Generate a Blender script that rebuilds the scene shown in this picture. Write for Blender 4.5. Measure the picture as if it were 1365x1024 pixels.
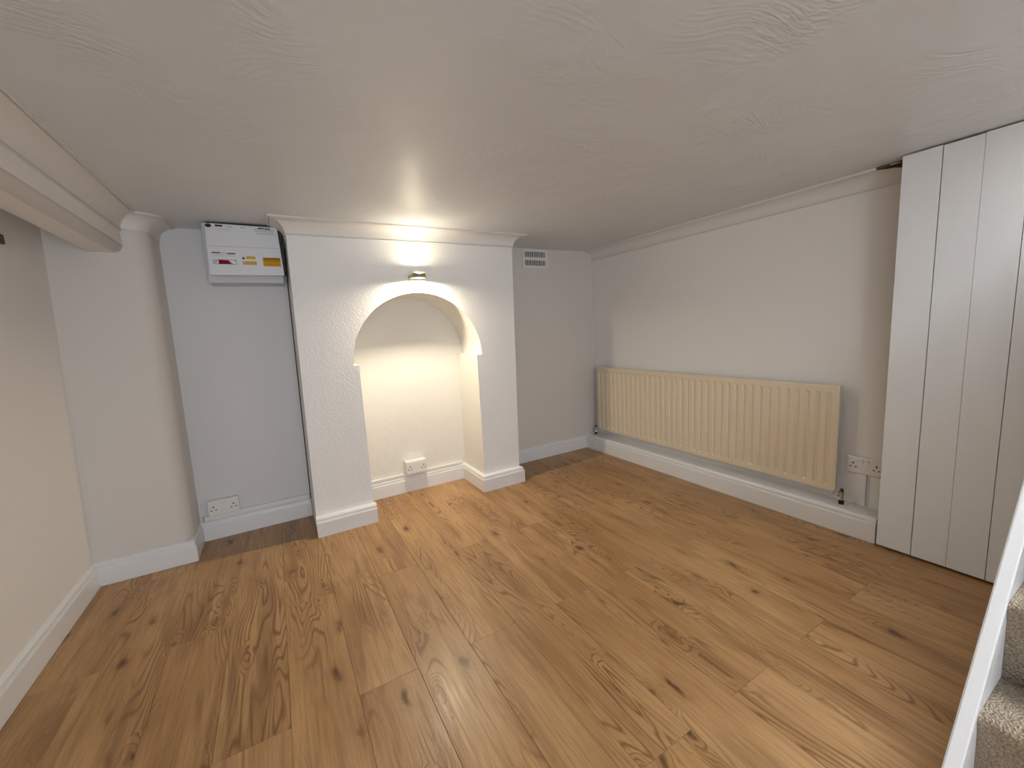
import bpy, bmesh, math, random
from mathutils import Vector, Matrix

random.seed(4)
for o in list(bpy.data.objects):
    bpy.data.objects.remove(o)
scene = bpy.context.scene
COL = scene.collection

# ------------------------------------------------------------------ camera
cam_data = bpy.data.cameras.new('camera')
cam = bpy.data.objects.new('camera', cam_data)
COL.objects.link(cam)
YAW, PIT, ROL = 0.5205, 0.13565, -0.05548
Fv = Vector((math.sin(YAW) * math.cos(PIT), math.cos(YAW) * math.cos(PIT), -math.sin(PIT)))
Rv = Vector((math.cos(YAW), -math.sin(YAW), 0))
Uv = Rv.cross(Fv)
R2 = Rv * math.cos(ROL) + Uv * math.sin(ROL)
U2 = -Rv * math.sin(ROL) + Uv * math.cos(ROL)
m = Matrix((R2, U2, -Fv)).transposed().to_4x4()
m.translation = Vector((0, 0, 1.1))
cam.matrix_world = m
cam_data.sensor_width = 36.0
cam_data.lens = 36.0 * 545.77 / 1365.0
cam_data.clip_start = 0.02
scene.camera = cam

# ------------------------------------------------------------------ light and exposure
world = bpy.data.worlds.new('world')
scene.world = world
world.use_nodes = True
world.node_tree.nodes['Background'].inputs[0].default_value = (0.62, 0.76, 1.0, 1)
world.node_tree.nodes['Background'].inputs[1].default_value = 1.0


def area(name, loc, target, sx, sy, power, color):
    d = bpy.data.lights.new(name, 'AREA')
    d.shape = 'RECTANGLE'
    d.size, d.size_y = sx, sy
    d.energy = power
    d.color = color
    o = bpy.data.objects.new(name, d)
    COL.objects.link(o)
    o.location = loc
    o.rotation_euler = (Vector(target) - Vector(loc)).to_track_quat('-Z', 'Y').to_euler()
    return o


# cool daylight fill: from an assumed, unseen window behind the camera, and down the stairwell
area('rear_fill', (0.05, -1.90, 1.02), (0.05, 2.0, 0.95), 1.15, 0.95, 25, (0.84, 0.92, 1.0))
area('stairwell_daylight', (2.3, -0.25, 2.9), (1.5, -0.1, 0.0), 1.2, 0.7, 38, (0.92, 0.96, 1.0))
LAMP_DOWN, LAMP_UP = 7.0, 0.75
LAMP_COL = (1.0, 0.86, 0.64)

scene.view_settings.view_transform = 'Standard'
scene.view_settings.look = 'None'
scene.view_settings.gamma = 1.0
scene.view_settings.use_curve_mapping = False
scene.view_settings.exposure = 0.52


# ------------------------------------------------------------------ materials
def mat(name, color, rough=0.5, metal=0.0, bump=None, spec=0.5, emit=None):
    mt = bpy.data.materials.new(name)
    mt.use_nodes = True
    nt = mt.node_tree
    b = nt.nodes['Principled BSDF']
    b.inputs['Base Color'].default_value = (*color, 1)
    b.inputs['Roughness'].default_value = rough
    b.inputs['Metallic'].default_value = metal
    b.inputs['Specular IOR Level'].default_value = spec
    if emit:
        b.inputs['Emission Color'].default_value = (*emit[0], 1)
        b.inputs['Emission Strength'].default_value = emit[1]
    if bump:
        scale, dist, detail = bump
        tc = nt.nodes.new('ShaderNodeTexCoord')
        nz = nt.nodes.new('ShaderNodeTexNoise')
        nz.inputs['Scale'].default_value = scale
        nz.inputs['Detail'].default_value = detail
        bp = nt.nodes.new('ShaderNodeBump')
        bp.inputs['Distance'].default_value = dist
        bp.inputs['Strength'].default_value = 1.0
        nt.links.new(tc.outputs['Object'], nz.inputs['Vector'])
        nt.links.new(nz.outputs['Fac'], bp.inputs['Height'])
        nt.links.new(bp.outputs['Normal'], b.inputs['Normal'])
    return mt


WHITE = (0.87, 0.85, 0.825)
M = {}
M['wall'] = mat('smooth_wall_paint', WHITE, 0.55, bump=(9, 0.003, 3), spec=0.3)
M['warm_shade'] = mat('wall_paint_warm_shade', (0.73, 0.69, 0.645), 0.55, bump=(9, 0.003, 3), spec=0.3)  # darker copy of the wall white: shade on pier and right recess put into colour
M['recess'] = mat('wall_paint_recess_shade', (0.715, 0.715, 0.715), 0.55, bump=(9, 0.003, 3), spec=0.3)  # greyed wall white: dimmer light in the left recess put into the colour
M['stipple'] = mat('stippled_wall_paint', (0.89, 0.885, 0.875), 0.5, bump=(120, 0.0024, 4), spec=0.35)
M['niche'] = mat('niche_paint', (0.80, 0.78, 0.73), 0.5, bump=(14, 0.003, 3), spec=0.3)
M['gloss'] = mat('white_gloss_woodwork', (0.82, 0.82, 0.82), 0.28, bump=(20, 0.0008, 2))
M['coving'] = mat('coving_paint', (0.79, 0.775, 0.75), 0.5, bump=(25, 0.0008, 3), spec=0.3)
M['board'] = mat('white_board_paint', (0.86, 0.885, 0.91), 0.42, bump=(30, 0.0008, 3))
M['plastic'] = mat('white_plastic', (0.82, 0.81, 0.78), 0.35)
M['switch'] = mat('switch_plastic', (0.86, 0.84, 0.80), 0.3)
M['grey_case'] = mat('grey_casing', (0.62, 0.62, 0.66), 0.45)
M['cover'] = mat('cover_white', (0.74, 0.76, 0.80), 0.4)
M['black'] = mat('black', (0.008, 0.008, 0.011), 0.6)
M['ink'] = mat('black_print', (0.015, 0.015, 0.018), 0.6, spec=0.12)
M['greyink'] = mat('grey_print', (0.45, 0.46, 0.48), 0.6)
M['faintink'] = mat('faint_print', (0.58, 0.59, 0.61), 0.6)
M['red'] = mat('dark_red_print', (0.24, 0.003, 0.010), 0.5, spec=0.12)
M['pink'] = mat('pale_pink_print', (0.60, 0.40, 0.42), 0.5)
M['yellow'] = mat('yellow_sticker', (0.74, 0.37, 0.004), 0.45, spec=0.12)
M['ochre'] = mat('ochre_sticker', (0.68, 0.43, 0.06), 0.5, spec=0.12)
M['white_print'] = mat('white_sticker', (0.80, 0.80, 0.80), 0.5)
M['rad'] = mat('cream_radiator_enamel', (0.79, 0.685, 0.51), 0.35, bump=(220, 0.0003, 2))
M['radside'] = mat('radiator_edge_enamel', (0.82, 0.74, 0.58), 0.35)
M['chrome'] = mat('chrome', (0.62, 0.62, 0.62), 0.18, metal=1.0)
M['hole'] = mat('dark_hole', (0.02, 0.014, 0.01), 0.8)
M['timber'] = mat('raw_timber', (0.16, 0.09, 0.035), 0.8, bump=(120, 0.001, 3))
M['brownfit'] = mat('brown_fitting', (0.10, 0.065, 0.04), 0.5)
M['nickel'] = mat('satin_nickel', (0.26, 0.27, 0.17), 0.5, metal=0.2)
M['lens'] = mat('lamp_lens', (1, 0.9, 0.7), 0.4, emit=((1.0, 0.80, 0.48), 12.0))
M['red_dot'] = mat('switch_mark', (0.62, 0.36, 0.30), 0.5)


def ceiling_mat():
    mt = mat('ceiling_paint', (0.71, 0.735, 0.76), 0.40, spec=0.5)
    nt = mt.node_tree
    b = nt.nodes['Principled BSDF']
    L = nt.links.new
    tc = nt.nodes.new('ShaderNodeTexCoord')
    # brushed, trowelled relief: swirled strokes that come and go
    warp = nt.nodes.new('ShaderNodeTexNoise'); warp.inputs['Scale'].default_value = 2.6; warp.inputs['Detail'].default_value = 1
    L(tc.outputs['Object'], warp.inputs['Vector'])
    mix = nt.nodes.new('ShaderNodeVectorMath'); mix.operation = 'MULTIPLY_ADD'
    mix.inputs[1].default_value = (0.5, 0.5, 0.0)
    L(warp.outputs['Color'], mix.inputs[0]); L(tc.outputs['Object'], mix.inputs[2])
    mp = nt.nodes.new('ShaderNodeMapping'); mp.inputs['Scale'].default_value = (22, 70, 1)
    L(mix.outputs[0], mp.inputs['Vector'])
    st = nt.nodes.new('ShaderNodeTexNoise'); st.inputs['Scale'].default_value = 1.0; st.inputs['Detail'].default_value = 5
    L(mp.outputs[0], st.inputs['Vector'])
    msk = nt.nodes.new('ShaderNodeTexNoise'); msk.inputs['Scale'].default_value = 3.0; msk.inputs['Detail'].default_value = 3
    L(tc.outputs['Object'], msk.inputs['Vector'])
    rr = nt.nodes.new('ShaderNodeMapRange'); rr.inputs[1].default_value = 0.46; rr.inputs[2].default_value = 0.66
    rr.inputs[3].default_value = 0.12; rr.inputs[4].default_value = 1.0
    L(msk.outputs['Fac'], rr.inputs[0])
    mu = nt.nodes.new('ShaderNodeMath'); mu.operation = 'MULTIPLY'
    L(st.outputs['Fac'], mu.inputs[0]); L(rr.outputs[0], mu.inputs[1])
    big = nt.nodes.new('ShaderNodeTexNoise'); big.inputs['Scale'].default_value = 4.0; big.inputs['Detail'].default_value = 2
    L(tc.outputs['Object'], big.inputs['Vector'])
    add = nt.nodes.new('ShaderNodeMath'); add.operation = 'MULTIPLY_ADD'; add.inputs[1].default_value = 2.0
    L(big.outputs['Fac'], add.inputs[0]); L(mu.outputs[0], add.inputs[2])
    bp = nt.nodes.new('ShaderNodeBump'); bp.inputs['Distance'].default_value = 0.0045
    L(add.outputs[0], bp.inputs['Height']); L(bp.outputs['Normal'], b.inputs['Normal'])
    return mt


M['ceiling'] = ceiling_mat()


def wood_mat():
    mt = bpy.data.materials.new('oak_laminate')
    mt.use_nodes = True
    nt = mt.node_tree
    N = nt.nodes.new
    L = nt.links.new
    b = nt.nodes['Principled BSDF']

    def math_(op, a, bb=None, c=None, clamp=False):
        n = N('ShaderNodeMath'); n.operation = op; n.use_clamp = clamp
        for i, v in enumerate((a, bb, c)):
            if v is None:
                continue
            if isinstance(v, (int, float)):
                n.inputs[i].default_value = v
            else:
                L(v, n.inputs[i])
        return n.outputs[0]

    def rng(v, a, bb, c, d):
        n = N('ShaderNodeMapRange')
        L(v, n.inputs[0])
        for i, q in enumerate((a, bb, c, d)):
            n.inputs[i + 1].default_value = q
        return n.outputs[0]

    def noise(vec, scale, detail=2, rough=0.5, dist=0.0):
        mp = N('ShaderNodeMapping'); mp.inputs['Scale'].default_value = scale
        L(vec, mp.inputs['Vector'])
        n = N('ShaderNodeTexNoise'); n.inputs['Scale'].default_value = 1.0
        n.inputs['Detail'].default_value = detail; n.inputs['Roughness'].default_value = rough
        n.inputs['Distortion'].default_value = dist
        L(mp.outputs[0], n.inputs['Vector'])
        return n.outputs['Fac']

    def mixc(f, a, bb):
        n = N('ShaderNodeMix'); n.data_type = 'RGBA'
        L(f, n.inputs[0])
        for i, v in ((6, a), (7, bb)):
            if isinstance(v, tuple):
                n.inputs[i].default_value = (*v, 1)
            else:
                L(v, n.inputs[i])
        return n.outputs[2]

    tc = N('ShaderNodeTexCoord')
    oi = N('ShaderNodeObjectInfo')
    off = N('ShaderNodeVectorMath'); off.operation = 'SCALE'; off.inputs[0].default_value = (37.0, 61.0, 23.0)
    L(oi.outputs['Random'], off.inputs['Scale'])
    ad = N('ShaderNodeVectorMath'); ad.operation = 'ADD'
    L(tc.outputs['Object'], ad.inputs[0]); L(off.outputs[0], ad.inputs[1])
    P = ad.outputs[0]
    # knots: sparse stretched cells
    kmp = N('ShaderNodeMapping'); kmp.inputs['Scale'].default_value = (11.0, 4.2, 0.0)
    wv = N('ShaderNodeTexNoise'); wv.inputs['Scale'].default_value = 14; wv.inputs['Detail'].default_value = 3
    L(P, wv.inputs['Vector'])
    wm = N('ShaderNodeVectorMath'); wm.operation = 'MULTIPLY_ADD'; wm.inputs[1].default_value = (0.05, 0.08, 0)
    L(wv.outputs['Color'], wm.inputs[0]); L(P, wm.inputs[2])
    L(wm.outputs[0], kmp.inputs['Vector'])
    vo = N('ShaderNodeTexVoronoi'); vo.inputs['Scale'].default_value = 1.0
    L(kmp.outputs[0], vo.inputs['Vector'])
    sep = N('ShaderNodeSeparateColor'); L(vo.outputs['Color'], sep.inputs[0])
    pick = math_('GREATER_THAN', sep.outputs[0], 0.30)
    size = rng(sep.outputs[1], 0, 1, 0.07, 0.20)
    kd = math_('DIVIDE', vo.outputs['Distance'], size)
    knot = math_('MULTIPLY', rng(kd, 0.35, 1.0, 1.0, 0.0), pick)
    halo = math_('MULTIPLY', rng(vo.outputs['Distance'], 0.02, 0.42, 1.0, 0.0), pick)
    # cathedral grain: contour lines of a stretched field, bent round the knots
    fld = noise(P, (7.5, 0.85, 1.0), 1.5, 0.45, 0.25)
    fld = math_('MULTIPLY_ADD', halo, 0.10, fld)
    ring = math_('PINGPONG', math_('MULTIPLY', fld, 34.0), 0.5)
    ring = rng(ring, 0.02, 0.24, 1.0, 0.0)
    rmask = rng(noise(P, (6.5, 1.5, 1.0), 2), 0.45, 0.58, 0.05, 1.0)
    ring = math_('MULTIPLY', ring, rmask)
    # fine straight grain and pores
    fine = noise(P, (130.0, 5.0, 1.0), 4, 0.6)
    pore = noise(P, (420.0, 16.0, 1.0), 2)
    streak = noise(P, (19.0, 1.7, 1.0), 3, 0.55, 0.4)
    patch = noise(P, (4.5, 1.5, 1.0), 2)
    c = mixc(rng(patch, 0.32, 0.68, 0, 1), (0.385, 0.205, 0.076), (0.545, 0.325, 0.142))
    tone = math_('MULTIPLY_ADD', oi.outputs['Random'], 0.22, 0.0)
    c = mixc(tone, c, (0.30, 0.168, 0.078))
    c = mixc(math_('MULTIPLY', rng(streak, 0.51, 0.70, 0, 1), 0.68), c, (0.19, 0.092, 0.03))
    c = mixc(math_('MULTIPLY', rng(fine, 0.42, 0.66, 0, 1), 0.50), c, (0.24, 0.12, 0.05))
    c = mixc(math_('MULTIPLY', rng(pore, 0.55, 0.75, 0, 1), 0.22), c, (0.62, 0.42, 0.24))
    c = mixc(math_('MULTIPLY', ring, 0.85), c, (0.17, 0.075, 0.024))
    c = mixc(math_('MULTIPLY', math_('POWER', halo, 1.7), 0.70), c, (0.21, 0.095, 0.03))
    c = mixc(math_('MULTIPLY', knot, 0.85), c, (0.085, 0.034, 0.013))
    L(c, b.inputs['Base Color'])
    b.inputs['Roughness'].default_value = 0.33
    L(rng(fine, 0.3, 0.7, 0.31, 0.42), b.inputs['Roughness'])
    b.inputs['Specular IOR Level'].default_value = 0.45
    bp = N('ShaderNodeBump'); bp.inputs['Distance'].default_value = 0.0005; bp.inputs['Strength'].default_value = 0.6
    L(fine, bp.inputs['Height']); L(bp.outputs['Normal'], b.inputs['Normal'])
    return mt


M['wood'] = wood_mat()


def carpet_mat():
    mt = bpy.data.materials.new('beige_loop_carpet')
    mt.use_nodes = True
    nt = mt.node_tree
    L = nt.links.new
    b = nt.nodes['Principled BSDF']
    tc = nt.nodes.new('ShaderNodeTexCoord')
    vo = nt.nodes.new('ShaderNodeTexVoronoi'); vo.inputs['Scale'].default_value = 190
    L(tc.outputs['Object'], vo.inputs['Vector'])
    cr = nt.nodes.new('ShaderNodeValToRGB')
    cr.color_ramp.elements[0].color = (0.76, 0.645, 0.50, 1); cr.color_ramp.elements[1].position = 0.75
    cr.color_ramp.elements[1].color = (0.44, 0.35, 0.26, 1)
    L(vo.outputs['Distance'], cr.inputs[0])
    nz = nt.nodes.new('ShaderNodeTexNoise'); nz.inputs['Scale'].default_value = 60
    L(tc.outputs['Object'], nz.inputs['Vector'])
    mx = nt.nodes.new('ShaderNodeMix'); mx.data_type = 'RGBA'; mx.blend_type = 'MULTIPLY'; mx.inputs[0].default_value = 0.5
    L(cr.outputs[0], mx.inputs[6]); L(nz.outputs['Color'], mx.inputs[7])
    sat = nt.nodes.new('ShaderNodeMix'); sat.data_type = 'RGBA'; sat.inputs[0].default_value = 0.35
    L(cr.outputs[0], sat.inputs[6]); L(nz.outputs['Fac'], sat.inputs[7])
    L(cr.outputs[0], b.inputs['Base Color'])
    b.inputs['Roughness'].default_value = 0.95
    b.inputs['Specular IOR Level'].default_value = 0.1
    bp = nt.nodes.new('ShaderNodeBump'); bp.inputs['Distance'].default_value = 0.0035; bp.invert = True
    L(vo.outputs['Distance'], bp.inputs['Height']); L(bp.outputs['Normal'], b.inputs['Normal'])
    return mt


M['carpet'] = carpet_mat()


# ------------------------------------------------------------------ helpers
def link(o, parent=None):
    COL.objects.link(o)
    if parent is not None:
        o.parent = parent
    return o


def mesh_obj(name, bm, material, parent=None, smooth=False, loc=(0, 0, 0)):
    bmesh.ops.recalc_face_normals(bm, faces=bm.faces)
    me = bpy.data.meshes.new(name)
    bm.to_mesh(me)
    bm.free()
    for mm in (material if isinstance(material, (list, tuple)) else [material]):
        me.materials.append(M[mm])
    if smooth:
        for p in me.polygons:
            p.use_smooth = True
    o = bpy.data.objects.new(name, me)
    o.location = loc
    return link(o, parent)


def empty(name, loc=(0, 0, 0)):
    o = bpy.data.objects.new(name, None)
    o.empty_display_size = 0.05
    o.location = loc
    return link(o)


def tag(o, label, cat, group=None):
    o['label'] = label
    o['category'] = cat
    if group:
        o['group'] = group
    return o


def struct(o, label=None):
    o['kind'] = 'structure'
    if label:
        o['label'] = label
    return o


def bx(bm, x0, x1, y0, y1, z0, z1, bevel=0.0):
    vs = [bm.verts.new((x, y, z)) for x in (x0, x1) for y in (y0, y1) for z in (z0, z1)]
    fs = [(0, 1, 3, 2), (4, 6, 7, 5), (0, 4, 5, 1), (2, 3, 7, 6), (0, 2, 6, 4), (1, 5, 7, 3)]
    faces = [bm.faces.new([vs[i] for i in f]) for f in fs]
    if bevel:
        es = list({e for f in faces for e in f.edges})
        bmesh.ops.bevel(bm, geom=es, offset=bevel, segments=2, affect='EDGES', profile=0.6)


def box(name, a, b, material, parent=None, bevel=0.0):
    bm = bmesh.new()
    bx(bm, a[0], b[0], a[1], b[1], a[2], b[2], bevel)
    return mesh_obj(name, bm, material, parent)


def prism(bm, pts, z0, z1, leans=None):
    """vertical prism over footprint pts; leans: x shift of each point at the top"""
    lo = [bm.verts.new((x, y, z0)) for x, y in pts]
    hi = [bm.verts.new((x + (leans[i] if leans else 0), y, z1)) for i, (x, y) in enumerate(pts)]
    n = len(pts)
    bm.faces.new(lo[::-1])
    bm.faces.new(hi)
    for i in range(n):
        bm.faces.new((lo[i], lo[(i + 1) % n], hi[(i + 1) % n], hi[i]))


def extrude_y(bm, pts, y0, y1):
    """polygon in XZ extruded along Y"""
    a = [bm.verts.new((x, y0, z)) for x, z in pts]
    b = [bm.verts.new((x, y1, z)) for x, z in pts]
    n = len(pts)
    bm.faces.new(a)
    bm.faces.new(b[::-1])
    for i in range(n):
        bm.faces.new((a[i], b[i], b[(i + 1) % n], a[(i + 1) % n]))


def sweep(name, path, profile, material, side=1, parent=None):
    """profile (out, z) closed polygon swept along a 2D path; side=+1: out is to the left of travel"""
    bm = bmesh.new()
    n = len(path)
    nor = []
    for i in range(n - 1):
        d = Vector(path[i + 1]) - Vector(path[i])
        d.normalize()
        nor.append(Vector((-d.y, d.x)) * side)
    rings = []
    for i in range(n):
        if i == 0:
            mt = nor[0]
        elif i == n - 1:
            mt = nor[-1]
        else:
            mt = (nor[i - 1] + nor[i]) / (1 + nor[i - 1].dot(nor[i]))
        rings.append([bm.verts.new((path[i][0] + mt.x * o, path[i][1] + mt.y * o, z)) for o, z in profile])
    k = len(profile)
    for i in range(n - 1):
        for j in range(k):
            bm.faces.new((rings[i][j], rings[i][(j + 1) % k], rings[i + 1][(j + 1) % k], rings[i + 1][j]))
    bm.faces.new(rings[0])
    bm.faces.new(rings[-1][::-1])
    return mesh_obj(name, bm, material, parent)


def cyl(bm, p0, p1, r0, r1=None, seg=16):
    r1 = r0 if r1 is None else r1
    p0, p1 = Vector(p0), Vector(p1)
    d = (p1 - p0).normalized()
    a = d.orthogonal().normalized()
    b = d.cross(a)
    A, B = [], []
    for i in range(seg):
        t = 2 * math.pi * i / seg
        v = a * math.cos(t) + b * math.sin(t)
        A.append(bm.verts.new(p0 + v * r0))
        B.append(bm.verts.new(p1 + v * r1))
    bm.faces.new(A[::-1])
    bm.faces.new(B)
    for i in range(seg):
        bm.faces.new((A[i], A[(i + 1) % seg], B[(i + 1) % seg], B[i]))


# ------------------------------------------------------------------ the room
HC = 1.714          # ceiling height
WL = -0.853         # left wall
PY = 2.571          # pier front
PX = -0.470         # pier corner
RY = 2.802          # back of the recesses
QY = 2.463          # chimney breast front
BL0, BL1 = 0.097, 0.1235     # breast left edge, bottom and top
BR0, BR1 = 1.432, 1.4690     # breast right edge
RW = 2.4717         # right wall
CX = 2.318          # board partition
BACK = -1.8

# floor: base slab and single planks
floor = struct(box('floor', (-1.1, BACK - 0.1, -0.06), (3.4, 3.0, -0.009), 'hole'))
PW, PL = 0.1872, 1.226
plank_cache = {}


def plank_mesh(x0, x1, y0, y1):
    key = (round(x1 - x0, 4), round(y1 - y0, 4))
    if key not in plank_cache:
        w, l = x1 - x0 - 0.0006, y1 - y0 - 0.0006
        bm = bmesh.new()
        c, h = 0.0008, 0.0085
        ring0 = [bm.verts.new((sx * w / 2, sy * l / 2, -h)) for sx, sy in ((-1, -1), (1, -1), (1, 1), (-1, 1))]
        ring1 = [bm.verts.new((sx * w / 2, sy * l / 2, -c)) for sx, sy in ((-1, -1), (1, -1), (1, 1), (-1, 1))]
        ring2 = [bm.verts.new((sx * (w / 2 - c), sy * (l / 2 - c), 0)) for sx, sy in ((-1, -1), (1, -1), (1, 1), (-1, 1))]
        bm.faces.new(ring2)
        for a, b in ((ring0, ring1), (ring1, ring2)):
            for i in range(4):
                bm.faces.new((a[i], a[(i + 1) % 4], b[(i + 1) % 4], b[i]))
        me = bpy.data.meshes.new('plank')
        bm.to_mesh(me)
        bm.free()
        me.materials.append(M['wood'])
        plank_cache[key] = me
    return plank_cache[key]


for k in range(-3, 15):
    x0 = -0.4555 + PW * k
    x1 = x0 + PW
    yj = 1.24 if k % 2 else 1.85
    y = yj
    while y > BACK:
        y -= PL
    while y < 2.84:
        a, b = max(y, BACK), min(y + PL, 2.84)
        if b - a > 0.05:
            o = bpy.data.objects.new('plank', plank_mesh(x0, x1, a, b))
            o.location = ((x0 + x1) / 2, (a + b) / 2, 0)
            link(o, floor)
        y += PL

# ceiling with the opening over the stairs
bm = bmesh.new()
bx(bm, -1.05, 2.62, 0.235, 3.0, HC, HC + 0.16)
bx(bm, -1.05, 1.15, BACK - 0.1, 0.235, HC, HC + 0.16)
struct(mesh_obj('ceiling', bm, 'ceiling'))

# walls
bm = bmesh.new()
prism(bm, [(-1.05, BACK - 0.1), (WL, BACK - 0.1), (WL, 3.0), (-1.05, 3.0)], 0, HC, [0, 0.058, 0.058, 0])
struct(mesh_obj('wall_left', bm, 'wall'))
bm = bmesh.new()
rc = 0.07
arc = [(PX - rc + rc * math.sin(t), PY + rc - rc * math.cos(t)) for t in [math.pi / 2 * i / 8 for i in range(9)]]
pts = [(WL - 0.02, PY)] + arc + [(PX, 3.0), (WL - 0.02, 3.0)]
prism(bm, pts, 0, HC, [0.024] * 12)
struct(mesh_obj('wall_pier', bm, 'warm_shade', smooth=False), 'shallow wall pier with a rounded corner left of the recess')
for p in bpy.data.objects['wall_pier'].data.polygons:
    p.use_smooth = True
bpy.data.objects['wall_pier'].data.set_sharp_from_angle(angle=math.radians(35))
# recess boarding that stops short of the breast, dark void behind the gap
bm = bmesh.new()
prism(bm, [(-0.49, RY), (0.0915, RY), (0.0915, RY + 0.02), (-0.49, RY + 0.02)], 0, HC, [0, 0.0275, 0.0275, 0])
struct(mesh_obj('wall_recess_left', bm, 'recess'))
struct(box('wall_back', (-1.05, 2.88, 0), (2.62, 3.0, HC), 'hole'))
struct(box('wall_recess_right', (1.40, RY, 0), (2.55, RY + 0.05, HC), 'warm_shade'))
struct(box('wall_right', (RW, 0.235, 0), (RW + 0.14, 3.0, HC), 'wall'))

# chimney breast with an arched niche
NX0, NX1 = 0.412, 1.157
AC, AR, AZ = 0.789, 0.4055, 0.938
arcp = [(AC - AR * math.cos(math.pi * i / 40), AZ + AR * math.sin(math.pi * i / 40)) for i in range(41)]
bm = bmesh.new()


def bl(z):
    return BL0 + (BL1 - BL0) * z / 1.64


def br(z):
    return BR0 + (BR1 - BR0) * z / 1.64


V = lambda x, z, y=QY: bm.verts.new((x, y, z))
# front face: left leg, right leg, band over the arch
inner = [(NX0, 0), (NX0, AZ)] + arcp + [(NX1, AZ), (NX1, 0)]
iv = [V(x, z) for x, z in inner]
n_in = len(iv)
L0, L1 = V(bl(0), 0), V(bl(AZ), AZ)
R0, R1 = V(br(0), 0), V(br(AZ), AZ)
TL, TR = V(bl(HC), HC), V(br(HC), HC)
bm.faces.new((L0, iv[0], iv[1], L1))
bm.faces.new((iv[-1], R0, R1, iv[-2]))
top = [V(bl(HC) + (br(HC) - bl(HC)) * i / 40, HC) for i in range(1, 40)]
tops = [TL] + top + [TR]
bm.faces.new((L1, iv[1], iv[2], TL))
for i in range(40):
    bm.faces.new((iv[2 + i], iv[3 + i], tops[i + 1], tops[i]))
bm.faces.new((iv[-3], iv[-2], R1, TR))
# outer sides
for a, b in ((L0, L1), (L1, TL)):
    q = [bm.verts.new((v.co.x, 2.95, v.co.z)) for v in (a, b)]
    bm.faces.new((a, b, q[1], q[0]))
for a, b in ((R0, R1), (R1, TR)):
    q = [bm.verts.new((v.co.x, 2.95, v.co.z)) for v in (a, b)]
    bm.faces.new((b, a, q[0], q[1]))
# niche lining
back = [bm.verts.new((x, RY - 0.004, z)) for x, z in inner]
nf = []
for i in range(n_in - 1):
    f = bm.faces.new((iv[i], back[i], back[i + 1], iv[i + 1]))
    f.material_index = 1
    f.smooth = 2 <= i <= 41
    nf.append(f)
f = bm.faces.new(back)
f.material_index = 1
breast = struct(mesh_obj('wall_chimney_breast', bm, ['stipple', 'niche']),
                'white stippled chimney breast with a round-arched niche')
breast.data.set_sharp_from_angle(angle=math.radians(30))
# beam along the left side
bm = bmesh.new()
bp_ = [(-0.543, HC + 0.02), (-0.543, 1.575)]
for i in range(7):
    t = math.pi / 2 * i / 6
    bp_.append((-0.543 - 0.035 + 0.035 * math.cos(t), 1.575 - 0.035 * math.sin(t)))
bp_ += [(-0.657, 1.54), (-0.657, HC + 0.02)]
extrude_y(bm, bp_, BACK, PY + 0.01)
beam = struct(mesh_obj('trim_1', bm, 'wall'), 'boxed ceiling beam running along the left wall')
for p in beam.data.polygons:
    p.use_smooth = abs(p.normal.y) < 0.5 and p.area < 0.2

# room behind the camera: back wall with an assumed window for the cool fill, stairwell walls
bm = bmesh.new()
wx0, wx1, wz0, wz1 = -0.55, 0.65, 0.52, 1.52
bx(bm, -1.05, wx0, BACK - 0.1, BACK, 0, HC)
bx(bm, wx1, 2.62, BACK - 0.1, BACK, 0, HC)
bx(bm, wx0, wx1, BACK - 0.1, BACK, 0, wz0)
bx(bm, wx0, wx1, BACK - 0.1, BACK, wz1, HC)
struct(mesh_obj('wall_front', bm, 'wall'))
win = struct(empty('assumed_window', ((wx0 + wx1) / 2, BACK - 0.05, wz0)))
bm = bmesh.new()
w, h = wx1 - wx0, wz1 - wz0
bx(bm, -w / 2, -w / 2 + 0.05, -0.02, 0.02, 0, h)
bx(bm, w / 2 - 0.05, w / 2, -0.02, 0.02, 0, h)
bx(bm, -w / 2 + 0.05, w / 2 - 0.05, -0.02, 0.02, 0, 0.05)
bx(bm, -w / 2 + 0.05, w / 2 - 0.05, -0.02, 0.02, h - 0.05, h)
bx(bm, -0.02, 0.02, -0.02, 0.02, 0.05, h - 0.05)
mesh_obj('window_frame', bm, 'gloss', win)
box('window_sill', (-w / 2 - 0.04, 0.03, -0.03), (w / 2 + 0.04, 0.16, 0), 'gloss', win, 0.004)

struct(box('wall_stairs', (1.15, -0.82, 0), (3.4, -0.72, 3.2), 'wall'))
struct(box('wall_stairwell', (CX + 0.03, 0.225, 0), (RW, 0.295, HC), 'wall'))
struct(box('wall_stairwell_upper', (1.15, 0.235, HC + 0.16), (3.4, 0.335, 3.2), 'wall'))
struct(box('wall_stair_end', (3.3, -0.72, 0), (3.4, 0.235, 3.2), 'wall'))
struct(box('wall_stair_front', (1.05, -0.82, HC + 0.16), (1.15, 0.335, 3.2), 'wall'))
struct(box('wall_rear_right', (2.55, BACK, 0), (2.62, -0.82, HC), 'wall'))
struct(box('wall_stair_side', (RW + 0.14, 0.235, 0), (3.4, 0.335, HC + 0.16), 'wall'))
struct(box('ceiling_stairwell', (1.05, -0.82, 3.2), (3.4, 0.335, 3.3), 'wall'))
struct(box('ceiling_rear', (1.15, BACK - 0.1, HC), (2.62, -0.82, HC + 0.16), 'ceiling'))

# coving
CV = 0.077


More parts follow.
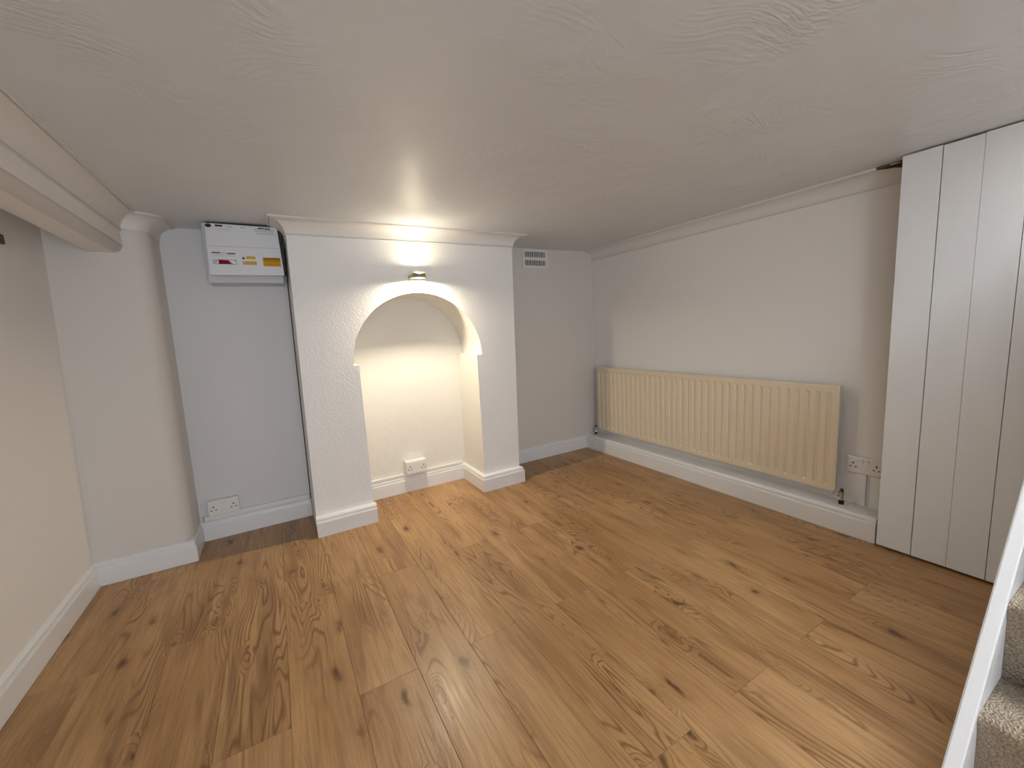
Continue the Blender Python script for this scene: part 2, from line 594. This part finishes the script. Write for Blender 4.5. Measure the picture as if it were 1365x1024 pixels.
def cove(c=CV):
    pr = [(-0.02, HC - c), (0.007, HC - c), (0.007, HC - c + 0.003), (0.0005, HC - c + 0.0035), (0.0005, HC - c + 0.007),
          (0.006, HC - c + 0.0075)]
    r = c - 0.016
    for i in range(1, 10):
        t = math.pi / 2 * i / 10
        pr.append((0.006 + r - r * math.cos(t), HC - c + 0.0075 + r * math.sin(t)))
    pr += [(c - 0.010, HC - 0.0085), (c - 0.0095, HC - 0.0025), (c - 0.0055, HC - 0.0025), (c - 0.005, HC - 0.007),
           (c, HC - 0.007), (c, HC + 0.01), (-0.02, HC + 0.01)]
    return pr


def cove_obj(name, path, side, label):
    o = sweep(name, path, cove(), 'coving', side)
    for p in o.data.polygons:
        p.use_smooth = True
    o.data.set_sharp_from_angle(angle=math.radians(28))
    return struct(o, label)


cove_obj('trim_2', [(bl(HC - .04), RY), (bl(HC - .04), QY), (br(HC - .04), QY), (br(HC - .04), RY)], -1,
         'concave plaster coving round the top of the chimney breast')
tr3 = cove_obj('trim_3', [(RW, RY), (RW, 0.740)], -1, 'concave plaster coving along the right wall')
cove_obj('trim_4', [(-0.543, BACK), (-0.543, PY)] + [(x + 0.0225, y) for x, y in arc] + [(PX + 0.0225, RY)], -1,
         'concave plaster coving along the beam and pier')

# broken end of the right coving: a dark hole with a splinter of timber
bm = bmesh.new()
hp = [(0.835, HC - 0.0005), (0.742, HC - 0.0005), (0.742, HC - 0.026), (0.780, HC - 0.014), (0.830, HC - 0.008)]
a = [bm.verts.new((RW - CV - 0.0012 + (0.004 if z < HC - 0.001 else 0), y, z)) for y, z in hp]
b = [bm.verts.new((RW - CV + 0.03, y, z)) for y, z in hp]
bm.faces.new(a)
bm.faces.new(b[::-1])
for i in range(5):
    bm.faces.new((a[i], b[i], b[(i + 1) % 5], a[(i + 1) % 5]))
mesh_obj('broken_hole', bm, 'hole', tr3)
box('timber_splinter', (RW - CV - 0.0022, 0.785, HC - 0.009), (RW - CV + 0.02, 0.832, HC - 0.003), 'timber', tr3)


# ------------------------------------------------------------------ skirting
def skirt_profile(t, top=0.112, ledge=0.01):
    s = top / 0.112
    return [(-ledge, 0), (t, 0), (t, 0.082 * s), (t - 0.002, 0.087 * s), (t - 0.008, 0.0885 * s), (t - 0.009, 0.0925 * s),
            (t - 0.005, 0.0945 * s), (t - 0.0055, 0.102 * s), (t - 0.011, 0.109 * s), (max(t - 0.018, 0.002), 0.112 * s),
            (-ledge, 0.112 * s)]


def skirting(name, path, side, t, top=0.112, ledge=0.01, label=None):
    return struct(sweep(name, path, skirt_profile(t, top, ledge), 'gloss', side), label)


skirting('baseboard_left', [(WL, BACK), (WL, PY)], -1, 0.022, label='white moulded skirting board along the left wall')
skirting('baseboard_pier', [(WL + 0.01, PY), (PX - 0.009, PY), (PX - 0.009, RY)], -1, 0.022,
         label='white moulded skirting board round the pier')
skirting('baseboard_recess_left', [(PX, RY), (0.095, RY)], -1, 0.022,
         label='white moulded skirting board in the left recess')
skirting('baseboard_breast_left', [(0.095, QY - 0.008), (0.4225, QY - 0.008)], -1, 0.028,
         label='white moulded skirting board on the left leg of the chimney breast')
skirting('baseboard_niche', [(NX0, RY - 0.006), (NX1 - 0.003, RY - 0.006), (NX1 - 0.003, QY - 0.006),
                             (BR0 + 0.001, QY - 0.006), (BR0 + 0.001, RY)], -1, 0.026,
         label='white moulded skirting board through the niche and round the right leg')
skirting('baseboard_recess_right', [(BR0, RY), (2.40, RY)], -1, 0.022,
         label='white moulded skirting board in the right recess')
skirting('baseboard_right', [(2.357, RY), (2.357, 0.732)], -1, 0.022, 0.120, 0.13,
         label='white skirting board with a deep ledge below the radiator')

# ------------------------------------------------------------------ board partition
part = tag(empty('board_partition', (CX, 0.5, 0)), 'white painted partition of vertical boards beside the carpeted stairs', 'partition')
part.location = (0, 0, 0)
ys = [0.7205, 0.6015, 0.4915, 0.3820, 0.2725, 0.2230]
gap = [0.0030, 0.0010, 0.0022, 0.0010, 0.0]
for i in range(5):
    zt = HC - 0.006 - (0.002 if i % 2 else 0.0)
    box('board', (CX, ys[i + 1] + gap[i] / 2, 0.012), (CX + 0.020, ys[i] - (gap[i - 1] / 2 if i else 0), zt), 'board', part, 0.0007)
box('backing', (CX + 0.021, 0.223, 0.02), (CX + 0.027, 0.70, HC - 0.002), 'black', part)

# ------------------------------------------------------------------ stairs
st = tag(empty('staircase', (1.24, -0.25, 0)), 'steep stairs in beige looped carpet with a white side string', 'stairs')
st.location = (0, 0, 0)
bm = bmesh.new()
SX = lambda z: 1.150 + (z - 0.115) / 1.125
extrude_y(bm, [(SX(0), 0), (CX - 0.002, 0), (CX - 0.002, 0.115 + (CX - 0.002 - 1.15) * 1.125)], 0.193, 0.2205)
bmesh.ops.bevel(bm, geom=list(bm.edges), offset=0.003, segments=2, affect='EDGES')
mesh_obj('string', bm, 'gloss', st)
for k in range(8):
    xn, zn = 1.240 + 0.1667 * k, 0.2 * (k + 1)
    r = 0.016
    prof = [(xn + 0.020, zn - 0.2), (xn + 0.012, zn - 0.05)]
    for i in range(9):
        t = math.pi * (1.15 - 0.65 * i / 8)
        prof.append((xn + r + r * math.cos(t), zn - r + r * math.sin(t)))
    prof += [(xn + 0.192, zn), (xn + 0.192, zn - 0.2)]
    bm = bmesh.new()
    extrude_y(bm, prof, -0.715, 0.1925)
    o = mesh_obj('carpet_step', bm, 'carpet', st)
    for p in o.data.polygons:
        p.use_smooth = abs(p.normal.y) < 0.5

# ------------------------------------------------------------------ radiator
rad = tag(empty('radiator', (2.41, 1.8, 0.17)), 'long cream panel radiator on the right wall', 'radiator')
rad.location = (0, 0, 0)
RX, RY0, RY1, RZ0, RZ1 = 2.404, 0.930, 2.705, 0.172, 0.724
npitch = 36
pitch = (RY1 - RY0 - 0.03) / npitch
bm = bmesh.new()
cols = [RY0, RY0 + 0.008]
deps = [0.004, 0.001]
c0 = RY0 + 0.015
for i in range(npitch):
    for f, d in ((0.10, 0.0), (0.30, 0.0), (0.38, 0.45), (0.46, 1.0), (0.60, 1.0), (0.68, 0.45), (0.76, 0.0)):
        cols.append(c0 + (i + f) * pitch)
        deps.append(-d)
cols += [RY1 - 0.008, RY1]
deps += [0.001, 0.004]
rows = [(RZ0, 0, 0.004), (RZ0 + 0.006, 0, 0.0), (RZ0 + 0.026, 0, 0.0), (RZ0 + 0.030, 0.2, 0), (RZ0 + 0.040, 1, 0.0),
        (RZ1 - 0.048, 1, 0.0), (RZ1 - 0.036, 0.25, 0), (RZ1 - 0.030, 0, 0.0), (RZ1 - 0.006, 0, 0.0), (RZ1, 0, 0.004)]
grid = []
for z, s, e in rows:
    rw = []
    for y, d in zip(cols, deps):
        off = e + (d if d > 0 else 0) + (-d * s * 0.0085 if d < 0 else 0)
        rw.append(bm.verts.new((RX + off, y, z)))
    grid.append(rw)
for i in range(len(rows) - 1):
    for j in range(len(cols) - 1):
        bm.faces.new((grid[i][j], grid[i][j + 1], grid[i + 1][j + 1], grid[i + 1][j]))
# back skin, closed round the rim
bk = [bm.verts.new((RX + 0.022, y, z)) for y, z in ((RY0, RZ0), (RY1, RZ0), (RY1, RZ1), (RY0, RZ1))]
bm.faces.new(bk)
bm.faces.new(grid[0][::-1] + [bk[0], bk[1]][::1])
bm.faces.new(grid[-1] + [bk[2], bk[3]])
bm.faces.new([r[0] for r in grid] + [bk[3], bk[0]])
bm.faces.new([r[-1] for r in grid][::-1] + [bk[1], bk[2]])
o = mesh_obj('panel', bm, 'rad', rad)
bm = bmesh.new()
bx(bm, RX + 0.003, RX + 0.024, RY0 - 0.003, RY0 + 0.0005, RZ0 - 0.002, RZ1 + 0.002, 0.001)
mesh_obj('edge_strip', bm, 'radside', rad)
for yy in (1.25, 2.40):
    box('bracket', (RX + 0.0225, yy - 0.02, 0.22), (RW - 0.001, yy + 0.02, 0.68), 'radside', rad)


def valve(y, sgn):
    bm = bmesh.new()
    vx = RX + 0.004
    cyl(bm, (vx, y, 0.140), (vx, y, 0.186), 0.0095)
    cyl(bm, (vx, y - sgn * 0.006, 0.170), (vx, y - sgn * 0.036, 0.170), 0.0075)
    o = mesh_obj('valve', bm, 'chrome', rad)
    bm = bmesh.new()
    cyl(bm, (vx, y - sgn * 0.012, 0.170), (vx, y - sgn * 0.030, 0.170), 0.0185, seg=6)
    mesh_obj('union_nut', bm, 'chrome', o)
    bm = bmesh.new()
    cyl(bm, (vx, y, 0.186), (vx, y, 0.200), 0.0095, 0.006)
    mesh_obj('cap', bm, 'black', o)
    bm = bmesh.new()
    cyl(bm, (vx, y, 0.119), (vx, y, 0.141), 0.0115)
    mesh_obj('pipe_nut', bm, 'black', o)


valve(0.897, -1)
valve(2.738, 1)


# ------------------------------------------------------------------ sockets
def socket(loc, rotz, label, depth):
    """origin at the wall, front faces local -Y, centre of plate at z=0"""
    t = tag(empty('double_socket', loc), label, 'socket', 'double wall sockets')
    t.rotation_euler = (0, 0, rotz)
    W, H = 0.146, 0.086
    box('back_box', (-W / 2 + 0.001, -depth + 0.0092, -H / 2 + 0.001), (W / 2 - 0.001, 0, H / 2 - 0.001), 'plastic', t, 0.003)
    bm = bmesh.new()
    bx(bm, -W / 2, W / 2, -depth, -depth + 0.009, -H / 2, H / 2, 0.003)
    mesh_obj('faceplate', bm, 'plastic', t)
    y = -depth
    for s in (-1, 1):
        bm = bmesh.new()
        bx(bm, s * 0.011 - 0.0055, s * 0.011 + 0.0055, y - 0.003, y + 0.001, 0.010, 0.031, 0.001)
        sw = mesh_obj('switch', bm, 'switch', t)
        box('switch_mark', (s * 0.011 - 0.0035, y - 0.0036, 0.024), (s * 0.011 + 0.0035, y - 0.0029, 0.027), 'red_dot', sw)
        cx = s * 0.047
        bm = bmesh.new()
        bx(bm, cx - 0.0028, cx + 0.0028, y - 0.0006, y + 0.002, 0.002, 0.012)
        mesh_obj('pin_hole', bm, 'black', t)
        for q in (-1, 1):
            bm = bmesh.new()
            bx(bm, cx + q * 0.011 - 0.0042, cx + q * 0.011 + 0.0042, y - 0.0006, y + 0.002, -0.0145, -0.0095)
            mesh_obj('pin_hole', bm, 'black', t)
        bm = bmesh.new()
        cyl(bm, (s * 0.0615, y - 0.0006, 0.006), (s * 0.0615, y + 0.001, 0.006), 0.0024, seg=10)
        mesh_obj('screw', bm, 'greyink', t)
    return t


socket((-0.3475, RY, 0.1855), 0, 'white double socket in the left recess beneath the fuse box', 0.034)
socket((0.768, RY - 0.006, 0.1815), 0, 'white double socket inside the arched niche', 0.066)
socket((RW, 0.8275, 0.327), -math.pi / 2, 'white double socket right of the radiator by the boards', 0.014)

# cable trunking
tk = tag(box('cable_trunking', (-0.447, RY - 0.017, 0.1125), (0.088, RY - 0.0005, 0.1400), 'plastic', None, 0.0015),
         'white cable trunking along the skirting of the left recess', 'trunking')
box('end_slot', (-0.4500, RY - 0.015, 0.1145), (-0.4466, RY - 0.002, 0.1385), 'brownfit', tk)
tag(box('cable_trunking', (NX0 + 0.002, RY - 0.024, 0.1125), (NX1 - 0.03, RY - 0.0045, 0.1305), 'plastic', None, 0.0015),
    'white cable trunking along the skirting inside the niche', 'trunking')
tag(box('cable_trunking', (RW - 0.014, 0.8185, 0.1205), (RW, 0.8570, 0.283), 'plastic', None, 0.0015),
    'white vertical trunking under the socket, nearer the radiator', 'trunking')
tag(box('cable_trunking', (RW - 0.014, 0.7560, 0.1205), (RW, 0.8020, 0.283), 'plastic', None, 0.0015),
    'white vertical trunking under the socket, nearer the boards', 'trunking')

# ------------------------------------------------------------------ fuse box
cu = tag(empty('fuse_box', (-0.07, RY, 1.41)), 'white fuse box with yellow and red warning stickers in the left recess', 'fuse box')
CY = 2.600
cu.location = (0, 0, 0)
box('housing', (-0.245, 2.640, 1.416), (0.094, RY - 0.0005, 1.7125), 'grey_case', cu, 0.004)
box('shadow_gap', (-0.2235, 2.612, 1.455), (0.1075, 2.640, 1.7132), 'black', cu)  # black layer painting the shadow gap above and right of the cover
bm = bmesh.new()
# cover: slightly tapered plate
cv = [(-0.2335, 1.450), (0.0985, 1.452), (0.0900, 1.7020), (-0.2270, 1.7050)]
extrude_y(bm, cv, CY, 2.612)
bmesh.ops.bevel(bm, geom=list(bm.edges), offset=0.002, segments=2, affect='EDGES')
cover = mesh_obj('cover', bm, 'cover', cu)
box('door_seam', (-0.2235, CY - 0.0005, 1.5925), (0.0890, CY + 0.001, 1.5945), 'greyink', cover)


def plate(name, x0, x1, z0, z1, m_, th=0.0008, parent=cover):
    return box(name, (x0, CY - th, z0), (x1, CY + 0.001, z1), m_, parent)


def disc(name, cx, cz, rx, rz, m_, th=0.0008):
    bm = bmesh.new()
    extrude_y(bm, [(cx + rx * math.cos(2 * math.pi * i / 24), cz + rz * math.sin(2 * math.pi * i / 24)) for i in range(24)], CY - th, CY + 0.001)
    return mesh_obj(name, bm, m_, cover)


disc('round_badge', -0.2115, 1.6930, 0.0130, 0.0095, 'black')
plate('black_badge', -0.1840, -0.1520, 1.6905, 1.6990, 'black')
plate('black_badge', 0.0010, 0.0300, 1.6905, 1.6960, 'ink')
plate('black_badge', 0.0325, 0.0580, 1.6895, 1.6945, 'ink')
# faint printed notes, too small to read
rn = random.Random(7)


def lines(x0, x1, z, h, m_, name='printed_line'):
    bm = bmesh.new()
    x = x0
    while x < x1 - 0.003:
        w_ = rn.uniform(0.005, 0.014)
        bx(bm, x, min(x + w_, x1), CY - 0.0006, CY + 0.001, z, z + h)
        x += w_ + 0.0025
    return mesh_obj(name, bm, m_, cover)


lines(-0.015, 0.078, 1.6835, 0.0045, 'greyink')
lines(-0.012, 0.076, 1.6755, 0.0045, 'greyink')
lines(-0.005, 0.078, 1.6640, 0.0045, 'greyink')
lines(-0.135, -0.105, 1.6890, 0.0055, 'greyink')
lines(-0.075, -0.055, 1.6890, 0.0055, 'greyink')
lines(-0.175, -0.120, 1.6760, 0.0030, 'faintink')
# red and black schedule label
plate('black_badge', -0.2135, -0.1780, 1.5585, 1.5635, 'ink')
plate('black_badge', -0.1765, -0.1500, 1.5588, 1.5622, 'greyink')
plate('black_badge', -0.1485, -0.1130, 1.5560, 1.5612, 'ink')
lines(-0.206, -0.118, 1.5500, 0.0026, 'faintink')
lines(-0.206, -0.118, 1.5445, 0.0026, 'faintink')
lab = plate('schedule_label', -0.2130, -0.1120, 1.5050, 1.5270, 'ink', 0.0006)
plate('label_face', -0.2115, -0.1135, 1.5067, 1.5253, 'white_print', 0.0009, lab)
bm = bmesh.new()
extrude_y(bm, [(-0.1890, 1.5067), (-0.1300, 1.5067), (-0.1480, 1.5245), (-0.1890, 1.5253)], CY - 0.0013, CY + 0.001)
mesh_obj('red_panel', bm, 'red', lab)
bm = bmesh.new()
extrude_y(bm, [(-0.1300, 1.5090), (-0.1400, 1.5215), (-0.1480, 1.5245), (-0.1360, 1.5085)], CY - 0.0015, CY + 0.001)
mesh_obj('pale_flash', bm, 'pink', lab)
bm = bmesh.new()
bx(bm, -0.2090, -0.1930, CY - 0.0012, CY + 0.001, 1.5180, 1.5200)
bx(bm, -0.2090, -0.1960, CY - 0.0012, CY + 0.001, 1.5135, 1.5155)
mesh_obj('printed_line', bm, 'ink', lab)
disc('corner_dot', -0.1170, 1.5225, 0.0030, 0.0022, 'ink', 0.0014)
# small warning triangle and notices
bm = bmesh.new()
extrude_y(bm, [(-0.0875, 1.5330), (-0.0730, 1.5330), (-0.0800, 1.5465)], CY - 0.0010, CY + 0.001)
mesh_obj('warning_triangle', bm, 'ink', cover)
s1 = plate('notice_sticker', -0.0675, -0.0265, 1.5335, 1.5480, 'ochre')
lines(-0.064, -0.030, 1.5420, 0.0030, 'greyink')
lines(-0.064, -0.030, 1.5365, 0.0030, 'greyink')
s2 = plate('notice_sticker', -0.0865, -0.0235, 1.5045, 1.5225, 'ochre')
lines(-0.066, -0.028, 1.5155, 0.0030, 'brownfit')
lines(-0.066, -0.028, 1.5090, 0.0030, 'brownfit')
disc('warning_mark', -0.0770, 1.5135, 0.0055, 0.0058, 'greyink', 0.0012)
# caution sticker
cs = plate('caution_sticker', 0.0060, 0.0885, 1.4985, 1.5445, 'yellow', 0.0010)


def text(name, body, size, cx, cz, m_, parent, th=0.0017):
    cu_ = bpy.data.curves.new(name, 'FONT')
    cu_.body = body
    cu_.size = size
    cu_.align_x = 'CENTER'
    cu_.align_y = 'CENTER'
    cu_.extrude = 0.0002
    cu_.offset = size * 0.035
    tmp = bpy.data.objects.new(name, cu_)
    COL.objects.link(tmp)
    dg = bpy.context.evaluated_depsgraph_get()
    me = bpy.data.meshes.new_from_object(tmp.evaluated_get(dg))
    bpy.data.objects.remove(tmp)
    me.materials.clear()
    me.materials.append(M[m_])
    o = bpy.data.objects.new(name, me)
    o.location = (cx, CY - th, cz)
    o.rotation_euler = (math.pi / 2, 0, 0)
    return link(o, parent)


text('caution_lettering', 'CAUTION', 0.0150, 0.0470, 1.5365, 'ink', cs)
for s in (0.0112, 0.0830):
    bm = bmesh.new()
    extrude_y(bm, [(s - 0.0045, 1.5315), (s + 0.0045, 1.5315), (s, 1.5415)], CY - 0.0016, CY + 0.001)
    mesh_obj('warning_triangle', bm, 'brownfit', cs)
for z in (1.5265, 1.5215, 1.5105, 1.5050):
    bm = bmesh.new()
    x = 0.014
    while x < 0.080:
        w_ = rn.uniform(0.005, 0.012)
        bx(bm, x, min(x + w_, 0.081), CY - 0.0014, CY + 0.001, z, z + 0.0020)
        x += w_ + 0.002
    mesh_obj('printed_line', bm, 'brownfit', cs)

# ------------------------------------------------------------------ air vent
vent = tag(empty('air_vent', (1.865, RY, 1.63)), 'white slotted air vent high in the right recess', 'air vent')
vent.location = (0, 0, 0)
VX0, VX1, VZ0, VZ1, VY = 1.757, 1.996, 1.562, 1.706, RY - 0.012
bm = bmesh.new()
zm = (VZ0 + VZ1) / 2
bx(bm, VX0, VX0 + 0.022, VY, RY, VZ0, VZ1)
bx(bm, VX1 - 0.022, VX1, VY, RY, VZ0, VZ1)
bx(bm, VX0 + 0.022, VX1 - 0.022, VY, RY, VZ0, VZ0 + 0.018)
bx(bm, VX0 + 0.022, VX1 - 0.022, VY, RY, VZ1 - 0.018, VZ1)
bx(bm, VX0 + 0.022, VX1 - 0.022, VY, RY, zm - 0.011, zm + 0.011)
mesh_obj('frame', bm, 'plastic', vent)
box('backing', (VX0 + 0.01, RY - 0.002, VZ0 + 0.01), (VX1 - 0.01, RY + 0.002, VZ1 - 0.01), 'black', vent)
bm = bmesh.new()
nsl = 11
for i in range(nsl):
    x = VX0 + 0.022 + (VX1 - VX0 - 0.044) * (i + 0.75) / (nsl + 0.5)
    bx(bm, x - 0.0034, x + 0.0034, VY + 0.001, VY + 0.004, VZ0 + 0.017, zm - 0.010)
    bx(bm, x - 0.0034, x + 0.0034, VY + 0.001, VY + 0.004, zm + 0.010, VZ1 - 0.017)
g = mesh_obj('slats', bm, 'plastic', vent)
g['kind'] = 'stuff'
for x in (VX0 + 0.008, VX1 - 0.008):
    for z in (VZ0 + 0.008, VZ1 - 0.008):
        bm = bmesh.new()
        cyl(bm, (x, VY - 0.001, z), (x, VY + 0.002, z), 0.0035, seg=10)
        mesh_obj('screw', bm, 'greyink', vent)

# ------------------------------------------------------------------ wall light over the arch
lamp = tag(empty('wall_light', (AC - 0.004, QY, 1.432)), 'small up and down wall light glowing above the arched niche', 'wall light')
LX, LZ = AC - 0.004, 1.432
lamp.location = (0, 0, 0)
bm = bmesh.new()
pts = [(LX + 0.044, QY), (LX + 0.044, QY - 0.05)]
pts += [(LX + 0.044 * math.cos(t), QY - 0.055 - 0.044 * math.sin(t)) for t in [math.pi * i / 14 for i in range(15)]]
pts += [(LX - 0.044, QY)]
prism(bm, pts, LZ - 0.010, LZ + 0.010)
mesh_obj('body', bm, 'nickel', lamp)
box('upper_shield', (LX - 0.036, QY - 0.079, LZ + 0.0098), (LX + 0.036, QY - 0.076, LZ + 0.021), 'nickel', lamp)
for nm, z0, z1, yo, r in (('lower_lens', LZ - 0.0112, LZ - 0.0095, 0.066, 0.020), ('upper_lens', LZ + 0.0095, LZ + 0.0112, 0.088, 0.007)):
    bm = bmesh.new()
    cyl(bm, (LX, QY - yo, z0), (LX, QY - yo, z1), r, seg=24)
    mesh_obj(nm, bm, 'lens', lamp)
for nm, z, rx, pw, yo, dia, spr in (('lamp_down', LZ - 0.013, 0.0, LAMP_DOWN, 0.066, 0.040, 170),
                                    ('lamp_up', LZ + 0.013, math.pi, LAMP_UP, 0.088, 0.014, 174)):
    d = bpy.data.lights.new(nm, 'AREA')
    d.shape = 'DISK'
    d.size = dia
    d.energy = pw
    d.color = LAMP_COL
    d.spread = math.radians(spr)
    o = bpy.data.objects.new(nm, d)
    link(o, lamp)
    o.location = (LX, QY - yo, z)
    o.rotation_euler = (rx, 0, 0)

# small fitting on the left wall at the edge of the view
ft = tag(box('wall_fitting', (-0.803, 2.140, 1.489), (-0.772, 2.186, 1.523), 'brownfit', None, 0.004),
         'small brown fitting high on the left wall under the beam', 'fitting')
